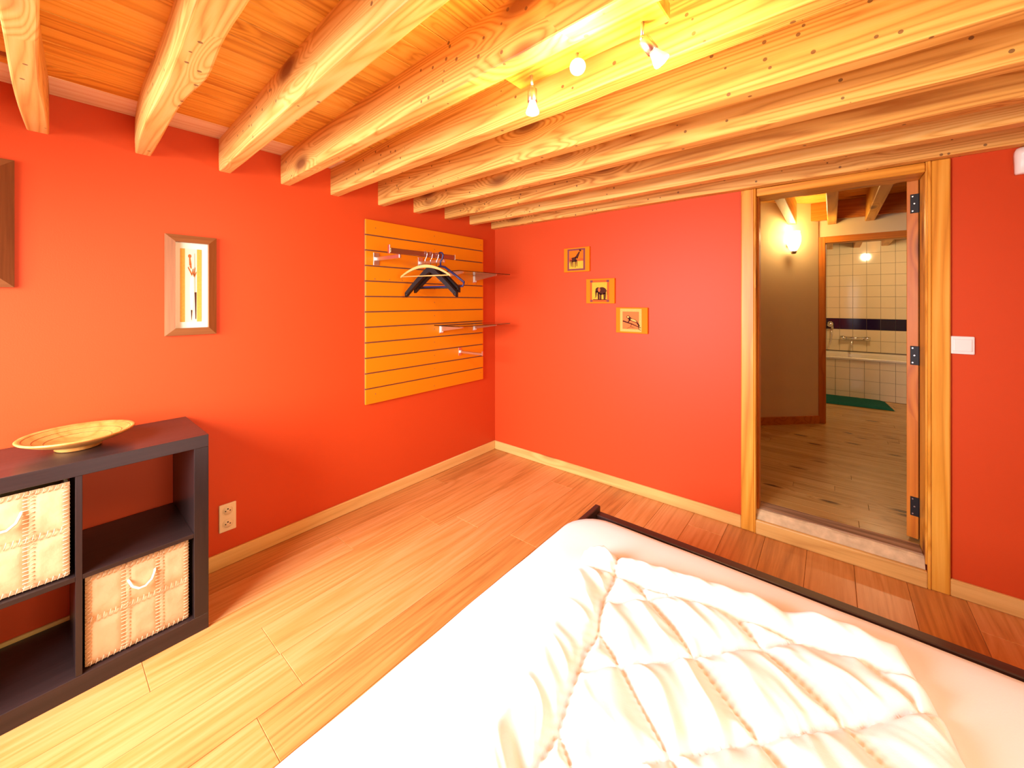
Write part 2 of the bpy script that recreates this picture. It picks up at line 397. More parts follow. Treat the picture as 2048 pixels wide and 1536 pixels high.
# door leaf, swung into the hall
A_ = math.radians(13)
dr = bpy.data.objects.new('door_1', None); COL.objects.link(dr); dr.location = (2.664, .158, ZH); dr.rotation_euler = (0, 0, -A_); WL['door_1'] = Vector((0, 0, 0))
tag(dr, 'open pine door seen edge-on with three black hinges', 'door', kind=st)
def dpart(name, b, mat, par=None, bev=0):
    o = box(name, *b, mat, None, bev); o.parent = par or dr
    return o
lf = dpart('door_leaf', (-.042, 0, .0, .66, .018, 1.80), W_door('Z'), None, .002)
for z in (.177, .926, 1.68):
    hg = bpy.data.objects.new('hinge', None); hg.empty_display_size = .02; COL.objects.link(hg); hg.parent = dr; hg.location = (0, 0, z); WL[hg.name] = Vector()
    h1 = dpart('hinge_plate', (-.029, .002, -.003, .0, -.047, .047), M_iron, hg, .0012)
    for zz, xx in ((.036, -.020), (0, -.014), (-.036, -.020)):
        bm = bmesh.new(); bm_lathe(bm, [(0, 0), (.0038, 0), (.003, .0016), (0, .0018)], 10, Matrix.Rotation(math.pi/2, 4, 'X'))
        s = from_bm('screw', bm, M_steel, None, (xx, -.003, zz)); s.parent = hg
    bm = bmesh.new(); bm_tube(bm, [(.006, -.004, -.047), (.006, -.004, .047)], .005, 10)
    s = from_bm('hinge_pin', bm, M_iron, None, (0, 0, 0), True); s.parent = hg

# ================================================================ HALL AND BATHROOM
XH0, XH1, YB, YT = .1, 3.6, 2.29, 4.55
fh = box('floor_hall', XH0, XH1, .1505, YT, -.05, ZH-.016, M_groove); tag(fh, 'knotty pine board floor of the hall and bathroom', 'floor', kind=st)
y = .151; rnd = random.Random(5)
while y < YT-.01:
    y1 = min(y+.088, YT); cut = rnd.uniform(1.2, 3.2)
    for a, b_ in ((XH0 if y < 2.3 else 1.4, cut), (cut, XH1)):
        if b_-a > .05: box('plank', a+.0006, b_-.0006, y+.0006, y1-.0006, ZH-.0155, ZH-rnd.uniform(0, .0004), W_hall('X'), fh, .001)
    y = y1
def quadwall(name, pts, z0, z1, mat, label, loc=None):
    bm = bmesh.new(); bm_prism(bm, pts, lambda u, v, t: (u, v, t), z0, z1)
    o = from_bm(name, bm, mat); tag(o, label, 'wall', kind=st); return o
quadwall('wall_hall_left', [(.13, .156), (2.232, 2.262), (2.232, 2.40), (.0, .18)], ZH, 2.4, M_cream, 'cream slanting hall wall carrying the lit sconce')
o = boxes('wall_hall_back', [(2.232, 2.283, YB, YB+.1, ZH, 2.4), (2.98, XH1, YB, YB+.1, ZH, 2.4), (2.283, 2.98, YB, YB+.1, 1.90, 2.4)], M_cream); tag(o, 'cream hall wall round the bathroom doorway', 'wall', kind=st)
o = box('wall_hall_right', XH1, XH1+.1, .15, YT, ZH-.1, 2.4, M_cream); tag(o, 'cream wall closing the hall beyond the door', 'wall', kind=st)
o = box('wall_bathroom_left', 1.3, 1.4, YB+.11, YT, ZH, 2.4, M_cream); tag(o, 'cream wall at the tap end of the bathroom', 'wall', kind=st)
ch = box('ceiling_hall', .0, XH1, .15, YT, 2.296, 2.36, M_groove); tag(ch, 'pine board ceiling with beams over the hall', 'ceiling', kind=st)
y = .155
while y < YB-.09:
    box('ceiling_board', .1, XH1, y, y+.118, 2.272, 2.296, W_ceil('X'), ch, .003); y += .12
for bx in (1.74, 2.038, 2.336, 2.606, 2.90, 3.2): box('ceiling_beam', bx-.034, bx+.034, .30, YB if bx > 2.2 else (2.06 if bx > 2 else 1.75), 2.062, 2.272, W_case('Y'), ch, .004)
box('wall_plate', 1.98, XH1, 2.205, 2.262, 2.10, 2.271, W_door('X'), ch, .003)
for bx in (1.98, 2.31, 2.60, 2.88, 3.18): box('ceiling_beam', bx-.035, bx+.035, YB+.1, YT, 2.055, 2.29, W_case('Y'), ch, .004)
e = empty('trim_2', (2.6, YB, ZH), 'dark pine casing round the bathroom doorway', 'door frame', kind=st)
box('casing_board', 2.233, 2.285, YB-.022, YB, ZH, 1.945, W_door('Z'), e, .003)
box('casing_board', 2.98, 3.05, YB-.022, YB, ZH, 1.945, W_door('Z'), e, .003)
box('casing_board', 2.285, 2.98, YB-.022, YB, 1.885, 1.945, W_door('X'), e, .003)
box('jamb', 2.283, 2.290, YB, YB+.1, ZH, 1.89, W_case('Z'), e)
box('header', 2.290, 2.98, YB, YB+.1, 1.882, 1.90, W_case('X'), e)
# skirting on slanting wall
d = Vector((2.102, 2.106, 0)).normalized(); nrm = Vector((d.y, -d.x, 0))
bm = bmesh.new(); p0 = Vector((.20, .226, 0)); p1 = Vector((2.2325, 2.2625, 0))
bm_prism(bm, [tuple((p0).xy), tuple((p1).xy), tuple((p1+nrm*.015).xy), tuple((p0+nrm*.015).xy)], lambda u, v, t: (u, v, t), ZH, ZH+.075)
o = from_bm('baseboard_hall', bm, W_door('X')); tag(o, 'dark pine skirting along the slanting hall wall', 'baseboard', kind=st)
# sconce
sc = empty('wall_sconce', (2.013, 2.033, 1.78), 'glowing tulip-shaped glass sconce on the cream hall wall', 'wall lamp')
base = Vector((2.013, 2.033, 0)) + nrm*.055
lathe('glass_shade', [(0.0213, 1.7970), (0.0394, 1.8264), (0.0541, 1.8684), (0.0590, 1.9104), (0.0541, 1.9524), (0.0476, 1.9776), (0.0508, 1.9843), (0.0443, 1.9793), (0.0492, 1.9356), (0.0508, 1.9020), (0.0410, 1.8432), (0.0180, 1.8012)], M_sconce, sc, base, 24)
lathe('finial', [(0, 1.768), (.018, 1.772), (.028, 1.792), (.026, 1.797), (0, 1.797)], M_steel, sc, base, 20)
bm = bmesh.new(); bm_tube(bm, [nrm*-.052, nrm*-.02], .03, 16); from_bm('wall_mount', bm, M_steel, sc, base+Vector((0, 0, 1.86)), True)
point('sconce_light', base+nrm*.10+Vector((0, 0, 1.95)), 5, (1, .68, .28), .05)
point('sconce_glow', base+nrm*.0+Vector((0, 0, 2.03)), 1.0, (1, .62, .2), .03)
point('bathroom_lamp', (2.75, 3.35, 2.02), 20, (1, .74, .38), .05)
# tiled wall
tw = box('wall_tiled', 1.4, XH1, YT, YT+.1, 0, 2.4, M_grout); tag(tw, 'cream tiled bathroom wall with a navy tile band', 'wall', kind=st)
TW, TH = .1405, .1495; bt = bmesh.new(); bm_box(bt, -TW/2+.0018, TW/2-.0018, -.004, .004, -TH/2+.0018, TH/2-.0018, .0015)
tile0 = None
def tile(par, x, y, z, mat, sx=1, sz=1):
    global tile0
    bm = bmesh.new(); bm_box(bm, (-TW/2+.0014)*sx, (TW/2-.0014)*sx, -.004, .004, -TH/2*sz+.0014, TH/2*sz-.0014, .0012)
    return from_bm('tile', bm, mat, par, (x, y, z))
base_t = {}
zrow0 = .928                          # underside of the navy band
for c in range(-6, 7):
    x = 2.70 + (c+.5)*TW
    if x < 1.5 or x > 3.5: continue
    for r in range(-2, 9):
        key = 'n' if r == 0 else 'c'
        loc = (x, YT-.004, zrow0+(r+.5)*TH)
        if loc[2] > 2.28: continue
        if key in base_t: o = share(base_t[key], 'tile', tw, loc)
        else: base_t[key] = tile(tw, *loc, M_navy if key == 'n' else M_tile)
# bath tub with tiled front
tb = empty('bathtub', (2.5, 4.15, ZH), 'built-in white bathtub with cream tiled front', 'bathtub')
bx0, bx1, by0, by1, zr = 1.42, 3.58, 3.80, YT-.009, .618
box('apron', bx0, bx1, by0+.006, by0+.06, ZH, zr-.028, M_grout, tb)
for c in range(-7, 7):
    x = 2.642+(c+.5)*.1365
    if x < 1.5 or x > 3.5: continue
    for z0, z1 in ((ZH+.002, .195), (.195, .343), (.343, .491), (.491, .588)):
        key = 'p%.3f' % z0
        loc = (x, by0+.003, (z0+z1)/2)
        if key in base_t: share(base_t[key], 'tile', tb, loc)
        else:
            bm = bmesh.new(); bm_box(bm, -.0682+.0014, .0682-.0014, -.004, .004, -(z1-z0)/2+.0014, (z1-z0)/2-.0014, .0012)
            base_t[key] = from_bm('tile', bm, M_tile, tb, loc)
bm = bmesh.new()
def rr(x0, x1, y0, y1, r, n=6):
    out = []
    for cx, cy, a0 in ((x1-r, y1-r, 0), (x0+r, y1-r, 90), (x0+r, y0+r, 180), (x1-r, y0+r, 270)):
        for k in range(n+1):
            a = math.radians(a0+90*k/n); out.append((cx+r*math.cos(a), cy+r*math.sin(a)))
    return out
loops = [(rr(bx0, bx1, by0-.012, by1, .004), zr-.028), (rr(bx0, bx1, by0-.016, by1, .006), zr-.008), (rr(bx0, bx1, by0-.010, by1, .01), zr), (rr(bx0+.07, bx1-.07, by0+.06, by1-.07, .12), zr), (rr(bx0+.08, bx1-.08, by0+.075, by1-.085, .13), zr-.02), (rr(bx0+.2, bx1-.2, by0+.13, by1-.13, .14), .24)]
rg = [[bm.verts.new((p[0]-2.5, p[1]-4.15, z)) for p in lp] for lp, z in loops]
for A, B in zip(rg, rg[1:]):
    for k in range(len(A)): bm.faces.new((A[k], A[(k+1) % len(A)], B[(k+1) % len(A)], B[k]))
bm.faces.new(rg[-1])
from_bm('tub_basin', bm, M_enamel, tb, (2.5, 4.15, 0), False)
# tap
tp = empty('bath_tap', (2.57, YT-.03, .78), 'chrome bath mixer tap on the cream tiles', 'tap')
tube('mixer_body', [(2.47, YT-.06, .81), (2.69, YT-.06, .81)], .020, M_chrome, tp, 14)
lathe('knob', [(0, -.03), (.026, -.03), (.028, .0), (.024, .03), (0, .032)], M_chrome, tp, (2.455, YT-.06, .81)).rotation_euler = (0, math.pi/2, 0)
lathe('knob', [(0, -.03), (.026, -.03), (.028, .0), (.024, .03), (0, .032)], M_chrome, tp, (2.705, YT-.06, .81)).rotation_euler = (0, math.pi/2, 0)
tube('spout', [(2.55, YT-.07, .80), (2.545, YT-.12, .795), (2.54, YT-.17, .77), (2.537, YT-.18, .66)], .012, M_chrome, tp, 10)
for xx in (2.50, 2.66): tube('pipe_union', [(xx, YT-.009, .81), (xx, YT-.055, .81)], .018, M_chrome, tp, 12)
sh = empty('hand_shower', (2.30, YT-.05, .8), 'chrome hand shower and hose beside the bathroom casing', 'shower')
tube('shower_hose', [(2.33, YT-.05, .93), (2.335, YT-.05, .85), (2.325, YT-.05, .76), (2.30, YT-.04, .66), (2.27, YT-.04, .64)], .009, M_chrome, sh, 8)
lathe('shower_head', [(0, -.03), (.035, -.03), (.045, -.01), (.03, .02), (.012, .03), (0, .03)], M_chrome, sh, (2.32, YT-.06, 1.0), 20).rotation_euler = (.9, .3, 0)
tube('shower_handle', [(2.33, YT-.055, 1.0), (2.345, YT-.05, .93)], .012, M_chrome, sh, 10)
box('wall_bracket', 2.325, 2.355, YT-.05, YT-.009, .93, .965, M_chrome, sh, .004)
# dark lamp above bathroom doorway
dl = empty('bathroom_spotlight', (2.95, 3.0, 2.0), 'small dark domed lamp inside the bathroom doorway', 'lamp')
lathe('lamp_dome', [(0, .06), (.035, .05), (.06, .02), (.066, -.01), (.06, -.012), (.03, .02), (0, .03)], M_black, dl, (2.93, 2.75, 1.965), 24)
tube('lamp_stem', [(2.93, 2.75, 2.02), (2.93, 2.75, 2.285)], .008, M_black, dl, 8)
# bath mat
bm = bmesh.new(); nx, ny = 30, 14; g = []
c4 = [Vector((2.0, 3.25)), Vector((2.865, 3.30)), Vector((2.82, 3.775)), Vector((2.0, 3.775))]
for j in range(ny+1):
    for i in range(nx+1):
        u, v = i/nx, j/ny; p = (c4[0]*(1-u)+c4[1]*u)*(1-v)+(c4[3]*(1-u)+c4[2]*u)*v
        ed = min(u, 1-u, v, 1-v); g.append(bm.verts.new((p.x-2.4, p.y-3.5, .018*min(1, ed*14)**.6+.003*noise.noise((p.x*30, p.y*30, 0))+.001)))
for j in range(ny):
    for i in range(nx): a = j*(nx+1)+i; bm.faces.new((g[a], g[a+1], g[a+nx+2], g[a+nx+1]))
bmesh.ops.solidify(bm, geom=list(bm.faces), thickness=.003)
o = from_bm('bath_mat', bm, M_mat, None, (2.4, 3.5, ZH+.003), True); tag(o, 'green pile bath mat lying before the tub', 'bath mat')

# ================================================================ LEFT WALL THINGS
# slat panel
SY0, SY1, SZ0, SZ1 = -1.265, -.174, .648, 1.846
sl = empty('slatwall_panel', (0, (SY0+SY1)/2, SZ0), 'orange grooved slatwall panel fixed to the red wall', 'wall panel')
box('backing', .0005, .008, SY0+.002, SY1-.002, SZ0+.004, SZ1-.004, M_groove, sl)
P_ = (SZ1-SZ0)/12
for k in range(12): box('slat', .008, .020, SY0, SY1, SZ0+k*P_+(.004 if k else 0), SZ0+(k+1)*P_-(.0045 if k < 11 else 0), M_orange, sl, .0015)
bm = bmesh.new(); bm_lathe(bm, [(0, 0), (.0035, 0), (.003, .0008), (0, .0008)], 8, Matrix.Rotation(math.pi/2, 4, 'Y'))
s0 = from_bm('screw', bm, M_groove, sl, (.0201, -.705, SZ0+.03))
for k in range(1, 12): share(s0, 'screw', sl, (.0201, -.705, SZ0+k*P_+.06))
for yy in (SY0+.07, SY1-.03):
    for zz in (SZ0+.06, SZ1-.05): share(s0, 'screw', sl, (.0201, yy, zz))
for yy in (-1.20, -1.09, -.99, -.56, -.46, -.36, -.26): share(s0, 'screw', sl, (.0201, yy, 1.462))

def bracket_plate(par, y, z0, z1, cap=M_whitep, w=.026):
    pl = box('wall_plate', .020, .024, y-w/2, y+w/2, z0, z1, M_steel, par, .001)
    return pl
# hanging rail
hr = empty('hanging_rail', (.02, -1.0, 1.6), 'chrome clothes rail on two arms holding the hangers', 'clothes rail')
BX, BZ = .285, 1.622
box('rail_bar', BX-.006, BX+.006, -1.262, -.745, BZ-.016, BZ+.016, plain('dull_chrome', (.36, .25, .21), rough=.3, metal=1), hr, .004, 2)
box('end_stop', BX-.010, BX+.010, -1.27, -1.262, BZ-.02, BZ+.034, M_chrome, hr, .002)
box('end_stop', BX-.008, BX+.008, -.745, -.740, BZ-.018, BZ+.022, M_chrome, hr, .002)
for yy in (-1.19, -.836):
    bracket_plate(hr, yy, 1.552, 1.634, w=.042)
    box('arm', .024, BX+.003, yy-.008, yy+.008, BZ-.042, BZ-.0165, M_steel, hr, .003)
    box('arm_cap', .024, .034, yy-.02, yy+.02, 1.582, 1.604, M_whitep, hr, .003)
# glass shelves
def glass_shelf(z, label):
    g = empty('glass_shelf', (.02, -.43, z-.05), label, 'shelf', 'glass shelves on the slat panel')
    o = box('glass_pane', .027, .305, -.715, -.155, z, z+.006, M_glass, g, .0012)
    for yy in (-.645, -.285):
        bracket_plate(g, yy, z-.062, z-.004, w=.03)
        br = empty('bracket', (.024, yy, z), parent=g)
        bm = bmesh.new(); bm_prism(bm, [(.024, -.046), (.024, 0), (.27, 0), (.27, -.010)], lambda u, v, t: (u-.024, t, v), -.007, .007)
        from_bm('arm', bm, M_steel, br, (.024, yy, z-.0005))
        box('end_cap', .024, .036, yy-.016, yy+.016, z-.055, z-.002, M_whitep, br, .003)
    return g
glass_shelf(1.530, 'upper clear glass shelf behind the clothes hangers')
glass_shelf(1.132, 'lower clear glass shelf on the orange slat panel')
# straight display arm
da = empty('display_arm', (.02, -.447, .9), 'single straight steel arm low on the slat panel', 'hook arm')
bracket_plate(da, -.447, .880, .945, w=.03)
box('arm_cap', .024, .036, -.460, -.434, .902, .922, M_whitep, da, .003)
box('arm', .034, .275, -.453, -.441, .900, .920, M_steel, da, .003)
box('arm_tip', .270, .276, -.454, -.440, .900, .934, M_steel, da, .001)

# hangers: local X across, Z up, origin at the top of the bar
def hanger_root(y, ang, label, cat='hanger'):
    o = bpy.data.objects.new('clothes_hanger', None); COL.objects.link(o); o.location = (BX, y, BZ+.017); o.rotation_euler = (0, 0, math.radians(ang)); WL[o.name] = Vector((0, 0, 0))
    tag(o, label, cat, 'clothes hangers on the rail'); return o
def lpart(o, par): o.parent = par; return o
def hook_pts(r=.018, drop=.085, wire=.0024, kx=1):
    pts = []
    for k in range(13):
        a = math.radians(215-k*20); pts.append((kx*r*math.cos(a), 0, -r+wire+.0008+r*math.sin(a)))
    pts += [(.014*kx, 0, -.034), (.006, 0, -.046), (0, 0, -.056), (0, 0, -drop)]
    return pts
def curved_body(bm, half, ztop, zend, thick, depth, n=20, power=2.0, taper=.55):
    secs = []
    for k in range(-n, n+1):
        u = k/n; x = half*u; z = ztop-(ztop-zend)*abs(u)**power; h = thick*(1-taper*abs(u)); dd = depth
        secs.append([bm.verts.new((x, -dd/2, z-h)), bm.verts.new((x, dd/2, z-h)), bm.verts.new((x, dd/2, z)), bm.verts.new((x, -dd/2, z))])
    for A, B in zip(secs, secs[1:]):
        for k in range(4): bm.faces.new((A[k], A[(k+1) % 4], B[(k+1) % 4], B[k]))
    bm.faces.new(secs[0]); bm.faces.new(secs[-1][::-1])
M_hwood = wood('hanger_wood', 'X', (.55, .24, .05), (.74, .38, .11), (.82, .48, .17), rough=.4, knots=0, rings=4, ringmix=.3)
h = hanger_root(-1.00, 12, 'pale curved wooden hanger in front of the dark ones')
lpart(tube('hook', hook_pts(), .0022, M_chrome, None, 8, loc=(0, 0, 0)), h)
bm = bmesh.new(); curved_body(bm, .205, -.085, -.155, .020, .012, power=1.9, taper=.4); lpart(from_bm('shoulder', bm, M_hwood), h)
lpart(tube('trouser_bar', [(-.198, 0, -.158), (.198, 0, -.158)], .004, M_hwood, None, 8), h)
for q, (yy, aa, lab) in enumerate([(-.955, 11, 'nearer black broad-shouldered suit hanger behind the wooden one'), (-.905, 10, 'further black broad-shouldered suit hanger next to the navy one')]):
    h = hanger_root(yy, aa, lab)
    lpart(tube('hook', hook_pts(), .0024, M_chrome, None, 8, loc=(0, 0, 0)), h)
    bm = bmesh.new(); curved_body(bm, .215 if q == 0 else .19, -.088, -.265 if q == 0 else -.235, .042, .026, power=1.15, taper=.25); lpart(from_bm('shoulder', bm, M_black), h)
    if q: lpart(tube('trouser_bar', [(-.165, 0, -.235), (.165, 0, -.235)], .005, M_black, None, 8), h)
    for s in (-1, 1):
        bm = bmesh.new(); bm_lathe(bm, [(0, -.014), (.010, -.014), (.012, 0), (.010, .014), (0, .014)], 12, Matrix.Rotation(math.pi/2, 4, 'X')); lpart(from_bm('end_knob', bm, M_black, None, (s*(.205 if q == 0 else .18), 0, -.278 if q == 0 else -.245), True), h)
h = hanger_root(-.870, 9, 'navy blue plastic hanger at the back of the row')
lpart(tube('hook', hook_pts(wire=.0055, kx=1.25), .0055, M_blue, None, 10, loc=(0, 0, 0)), h)
lpart(tube('shoulder', [(-.20, 0, -.20), (-.12, 0, -.145), (-.04, 0, -.095), (0, 0, -.085), (.04, 0, -.095), (.12, 0, -.145), (.20, 0, -.20)], .0075, M_blue, None, 10), h)
lpart(tube('trouser_bar', [(-.20, 0, -.20), (-.19, 0, -.225), (.19, 0, -.225), (.20, 0, -.20)], .006, M_blue, None, 10), h)

# framed figure pictures
def framed(y0, y1, z0, z1, label):
    f = empty('framed_picture', (0, (y0+y1)/2, z0), label, 'picture', 'brown framed pictures on the left wall')
    m = .034; xo, xi = .012, .030
    def mem(name, quad_o, quad_i, mat):
        bm = bmesh.new(); c = Vector((0, (y0+y1)/2, (z0+z1)/2))
        a = [Vector((0, *q)) for q in quad_o]+[Vector((0, *q)) for q in quad_i[::-1]]
        top = [Vector((xo, *q)) for q in quad_o]+[Vector((xi, *q)) for q in quad_i[::-1]]
        va = [bm.verts.new(v-c) for v in a]; vb = [bm.verts.new(v-c) for v in top]
        bm.faces.new(va); bm.faces.new(vb)
        for i in range(4): j = (i+1) % 4; bm.faces.new((va[i], va[j], vb[j], vb[i]))
        from_bm(name, bm, mat, f, c)
    O = [(y0, z0), (y1, z0), (y1, z1), (y0, z1)]; I = [(y0+m, z0+m), (y1-m, z0+m), (y1-m, z1-m), (y0+m, z1-m)]
    for k in range(4): mem('frame_side', [O[k], O[(k+1) % 4]], [I[k], I[(k+1) % 4]], W_frame('Y' if k % 2 == 0 else 'Z'))
    box('mount', .0, .010, y0+m-.004, y1-m+.004, z0+m-.004, z1-m+.004, M_mount, f)
    w_, h_ = y1-y0-2*m, z1-z0-2*m
    def pr(name, polys, mat, t):
        bm = bmesh.new()
        for p in polys: bm_prism(bm, p, lambda u, v, tt: (tt-.01, (u-.5)*w_, (v-.5)*h_), .010, .010+t)
        from_bm(name, bm, mat, f, (.01, (y0+y1)/2, (z0+z1)/2))
    R = lambda a, b, c, d: [(a, b), (c, b), (c, d), (a, d)]
    pr('print_sheet', [R(.16, .07, .80, .93)], M_paper, .0006)
    pr('ochre_strip', [R(.16, .07, .30, .93), R(.66, .07, .80, .93)], M_ochre, .0010)
    pr('drawn_figure', [ell(.44, .845, .05, .022), limb((.44, .825), (.46, .74), .02, .035), limb((.46, .74), (.49, .70), .03, .012),
        limb((.39, .715), (.51, .625), .010, .016), limb((.51, .625), (.55, .70), .014, .008), limb((.60, .715), (.57, .62), .012, .02), limb((.53, .69), (.57, .61), .008, .015), limb((.64, .66), (.58, .60), .01, .012),
        limb((.585, .88), (.60, .42), .004, .004)], M_rust, .0014)
    pr('drawn_robe', [[(.47, .60), (.56, .60), (.57, .40), (.53, .20), (.48, .24), (.45, .42)]], M_mount, .0012)
    pr('drawn_leg', [limb((.50, .21), (.495, .09), .022, .004), limb((.615, .42), (.625, .10), .030, .012)], M_ink, .0014)
framed(-2.238, -2.047, 1.157, 1.622, 'brown framed figure print nearer the slat panel')
framed(-2.846, -2.655, 1.366, 1.832, 'brown picture frame cut off by the photo edge')

# socket
so = empty('wall_socket', (0, -2.0, .17), 'ivory double wall socket beside the shelf unit', 'socket')
box('face_plate', 0, .009, -2.036, -1.964, .171, .308, M_ivory, so, .004, 2)
for zz in (.273, .208):
    w1 = empty('socket_well', (.009, -2.0, zz), parent=so)
    bm = bmesh.new(); bm_lathe(bm, [(.024, 0), (.024, .0012), (.0215, .0014), (.0205, -.0), (.0205, .0004), (0, .0004)], 24, Matrix.Rotation(math.pi/2, 4, 'Y')); from_bm('well_ring', bm, M_ivory, w1, (.009, -2.0, zz), True)
    for dy, dz, r in ((-.0095, -.001, .003), (.0095, -.001, .003), (0, .008, .0036)):
        bm = bmesh.new(); bm_lathe(bm, [(0, 0), (r, 0), (r, .0006), (0, .0006)], 10, Matrix.Rotation(math.pi/2, 4, 'Y')); from_bm('contact_hole', bm, M_dark, w1, (.0094, -2.0+dy, zz+dz))

# ---------------------------------------------------------------- shelf unit
CX = .39; CY1 = -2.163; CYm0, CYm1 = -2.521, -2.505; CY0 = CYm0-.295-.046; CT = .779
su = empty('shelf_unit', (.2, (CY0+CY1)/2, 0), 'black-brown open cube shelf unit against the orange wall', 'shelf unit')
box('top_panel', .008, CX, CY0, CY1, CT-.048, CT, W_black('Y'), su, .0012)
box('bottom_panel', .008, CX, CY0, CY1, 0, .062, W_black('Y'), su, .0012)
box('side_panel', .008, CX, CY1-.046, CY1, .062, CT-.048, W_black('Z'), su, .0012)
box('side_panel', .008, CX, CY0, CY0+.046, .062, CT-.048, W_black('Z'), su, .0012)
box('divider', .010, CX-.002, CYm0, CYm1, .062, CT-.048, W_black('Z'), su, .0008)
box('shelf_board', .010, CX-.002, CYm1, CY1-.046, .381, .397, W_black('Y'), su, .0008)
box('shelf_board', .010, CX-.002, CY0+.046, CYm0, .381, .397, W_black('Y'), su, .0008)
# baskets
def basket(y0, y1, z0, z1, label, seed):
    bk = empty('storage_basket', (.2, (y0+y1)/2, z0), label, 'basket', 'leather patchwork baskets in the shelf unit')
    xf = .372; rn = random.Random(seed)
    boxes_ = [(.05, .056, y0+.004, y1-.004, z0, z1-.006), (.056, xf-.010, y0+.004, y0+.010, z0, z1-.006), (.056, xf-.010, y1-.010, y1-.004, z0, z1-.006), (.056, xf-.010, y0+.01, y1-.01, z0, z0+.006), (xf-.010, xf-.005, y0+.004, y1-.004, z0, z1-.004)]
    c = Vector((.2, (y0+y1)/2, (z0+z1)/2)); bm = bmesh.new()
    for b_ in boxes_: bm_box(bm, b_[0]-c.x, b_[1]-c.x, b_[2]-c.y, b_[3]-c.y, b_[4]-c.z, b_[5]-c.z)
    from_bm('basket_body', bm, M_leather, bk, c)
    ys = [y0, y0+(y1-y0)*.36, y0+(y1-y0)*.69, y1]; zs = [z0+.001, z0+(z1-z0)*.51, z1]
    for a in range(3):
        for b_ in range(2):
            n = 10; bm = bmesh.new(); ya, yb, za, zb = ys[a], ys[a+1], zs[b_], zs[b_+1]; cc = Vector((xf, (ya+yb)/2, (za+zb)/2)); g = []
            for j in range(n+1):
                for i in range(n+1):
                    u, v = i/n, j/n; yy = ya+.0006+(yb-ya-.0012)*u; zz = za+.0006+(zb-za-.0012)*v
                    ed = min(u, 1-u, v, 1-v); puff = .006*min(1, ed*5)**.6+.0022*noise.noise((yy*25, zz*25, seed))
                    if v in (0, 1) : zz += .0015*noise.noise((yy*60, seed, v))
                    g.append(bm.verts.new(Vector((xf-.005+puff, yy, zz))-cc))
            for j in range(n):
                for i in range(n): k = j*(n+1)+i; bm.faces.new((g[k], g[k+1], g[k+n+2], g[k+n+1]))
            from_bm('leather_patch', bm, M_leather, bk, cc, True)
    # lacing, too fine to pick apart
    bm = bmesh.new()
    def st_(p, q): bm_tube(bm, [Vector(p)-c, (Vector(p)+Vector(q))/2+Vector((.004, 0, 0))-c, Vector(q)-c], .0013, 5)
    for zz in (zs[0]+.008, zs[1], zs[2]-.008):
        y = y0+.012
        while y < y1-.008:
            l = .011 if zz == zs[1] else .008
            st_((xf+.0005, y, zz-l), (xf+.0005, y+.005, zz+l)); y += .0145+rn.uniform(-.002, .002)
    for yy in (ys[0]+.008, ys[1], ys[2], ys[3]-.008):
        z = z0+.012
        while z < z1-.008:
            l = .012 if yy in (ys[1], ys[2]) else .008
            st_((xf+.0005, yy-l, z), (xf+.0005, yy+l, z+.004)); z += .0125+rn.uniform(-.002, .002)
    o = from_bm('lacing', bm, M_stitch, bk, c, True); o['kind'] = 'stuff'
    ym = (y0+y1)/2+.003; zt = z1-.062
    tube('rope_handle', [(xf-.002, ym-.036, zt), (xf+.006, ym-.034, zt-.004), (xf+.014, ym-.026, zt-.022), (xf+.018, ym-.010, zt-.037), (xf+.018, ym+.008, zt-.038), (xf+.014, ym+.026, zt-.024), (xf+.006, ym+.035, zt-.003), (xf-.002, ym+.037, zt+.002)], .0042, M_rope, bk, 8)
basket(-2.499, -2.222, .066, .372, 'laced tan leather basket in the lower shelf cell', 3)
basket(-2.812, -2.532, .402, .714, 'laced tan leather basket in the upper shelf cell', 9)
# bowl
bo = empty('wooden_dish', (.195, -2.512, CT), 'shallow turned wooden dish on top of the shelf unit', 'dish')
prof = [(0, .0), (.055, .0), (.060, .004), (.058, .012), (.075, .018), (.115, .033), (.146, .049), (.150, .054), (.147, .057), (.138, .054), (.105, .038), (.06, .024), (.03, .020), (0, .019)]
o = lathe('dish_body', prof, W_bowl('Z'), bo, (.195, -2.505, CT+.0005), 56)
for rr_, zz_ in ((.135, .0545), (.112, .0435), (.085, .034), (.055, .0245)):
    bm = bmesh.new(); bm_tube(bm, [(rr_*math.cos(k*.13), rr_*math.sin(k*.13), zz_) for k in range(48)], .0008, 4, False, True); from_bm('turning_ring', bm, W_frame('X'), bo, (.195, -2.505, CT-.0015))

# ================================================================ DOORWAY WALL THINGS
def canvas(x0, x1, z0, z1, label, layers, tilt=0):
    cv = empty('canvas_print', ((x0+x1)/2, 0, z0), label, 'canvas print', 'orange animal canvases on the red wall')
    box('canvas_block', x0, x1, -.018, 0, z0, z1, M_canvas, cv, .002)
    w_, h_ = x1-x0, z1-z0; c = Vector(((x0+x1)/2, -.018, (z0+z1)/2))
    for i, (name, polys, mat) in enumerate(layers):
        bm = bmesh.new(); t = .0006*(i+1)
        for p in polys: bm_prism(bm, p, lambda u, v, tt: ((u-.5)*w_, -tt, (v-.5)*h_), -.0002, t)
        from_bm(name, bm, mat, cv, c)
R = lambda a, b, c, d: [(a, b), (c, b), (c, d), (a, d)]
gir = [limb((.33, .50), (.50, .52), .09, .10), limb((.50, .56), (.63, .82), .06, .022), ell(.655, .86, .045, .03, -.5), limb((.64, .87), (.62, .92), .008, .006), limb((.67, .88), (.665, .93), .008, .006),
       limb((.30, .50), (.31, .22), .025, .010), limb((.36, .46), (.375, .20), .022, .010), limb((.47, .47), (.46, .18), .022, .010), limb((.52, .50), (.53, .22), .022, .010), limb((.27, .54), (.235, .38), .006, .006)]
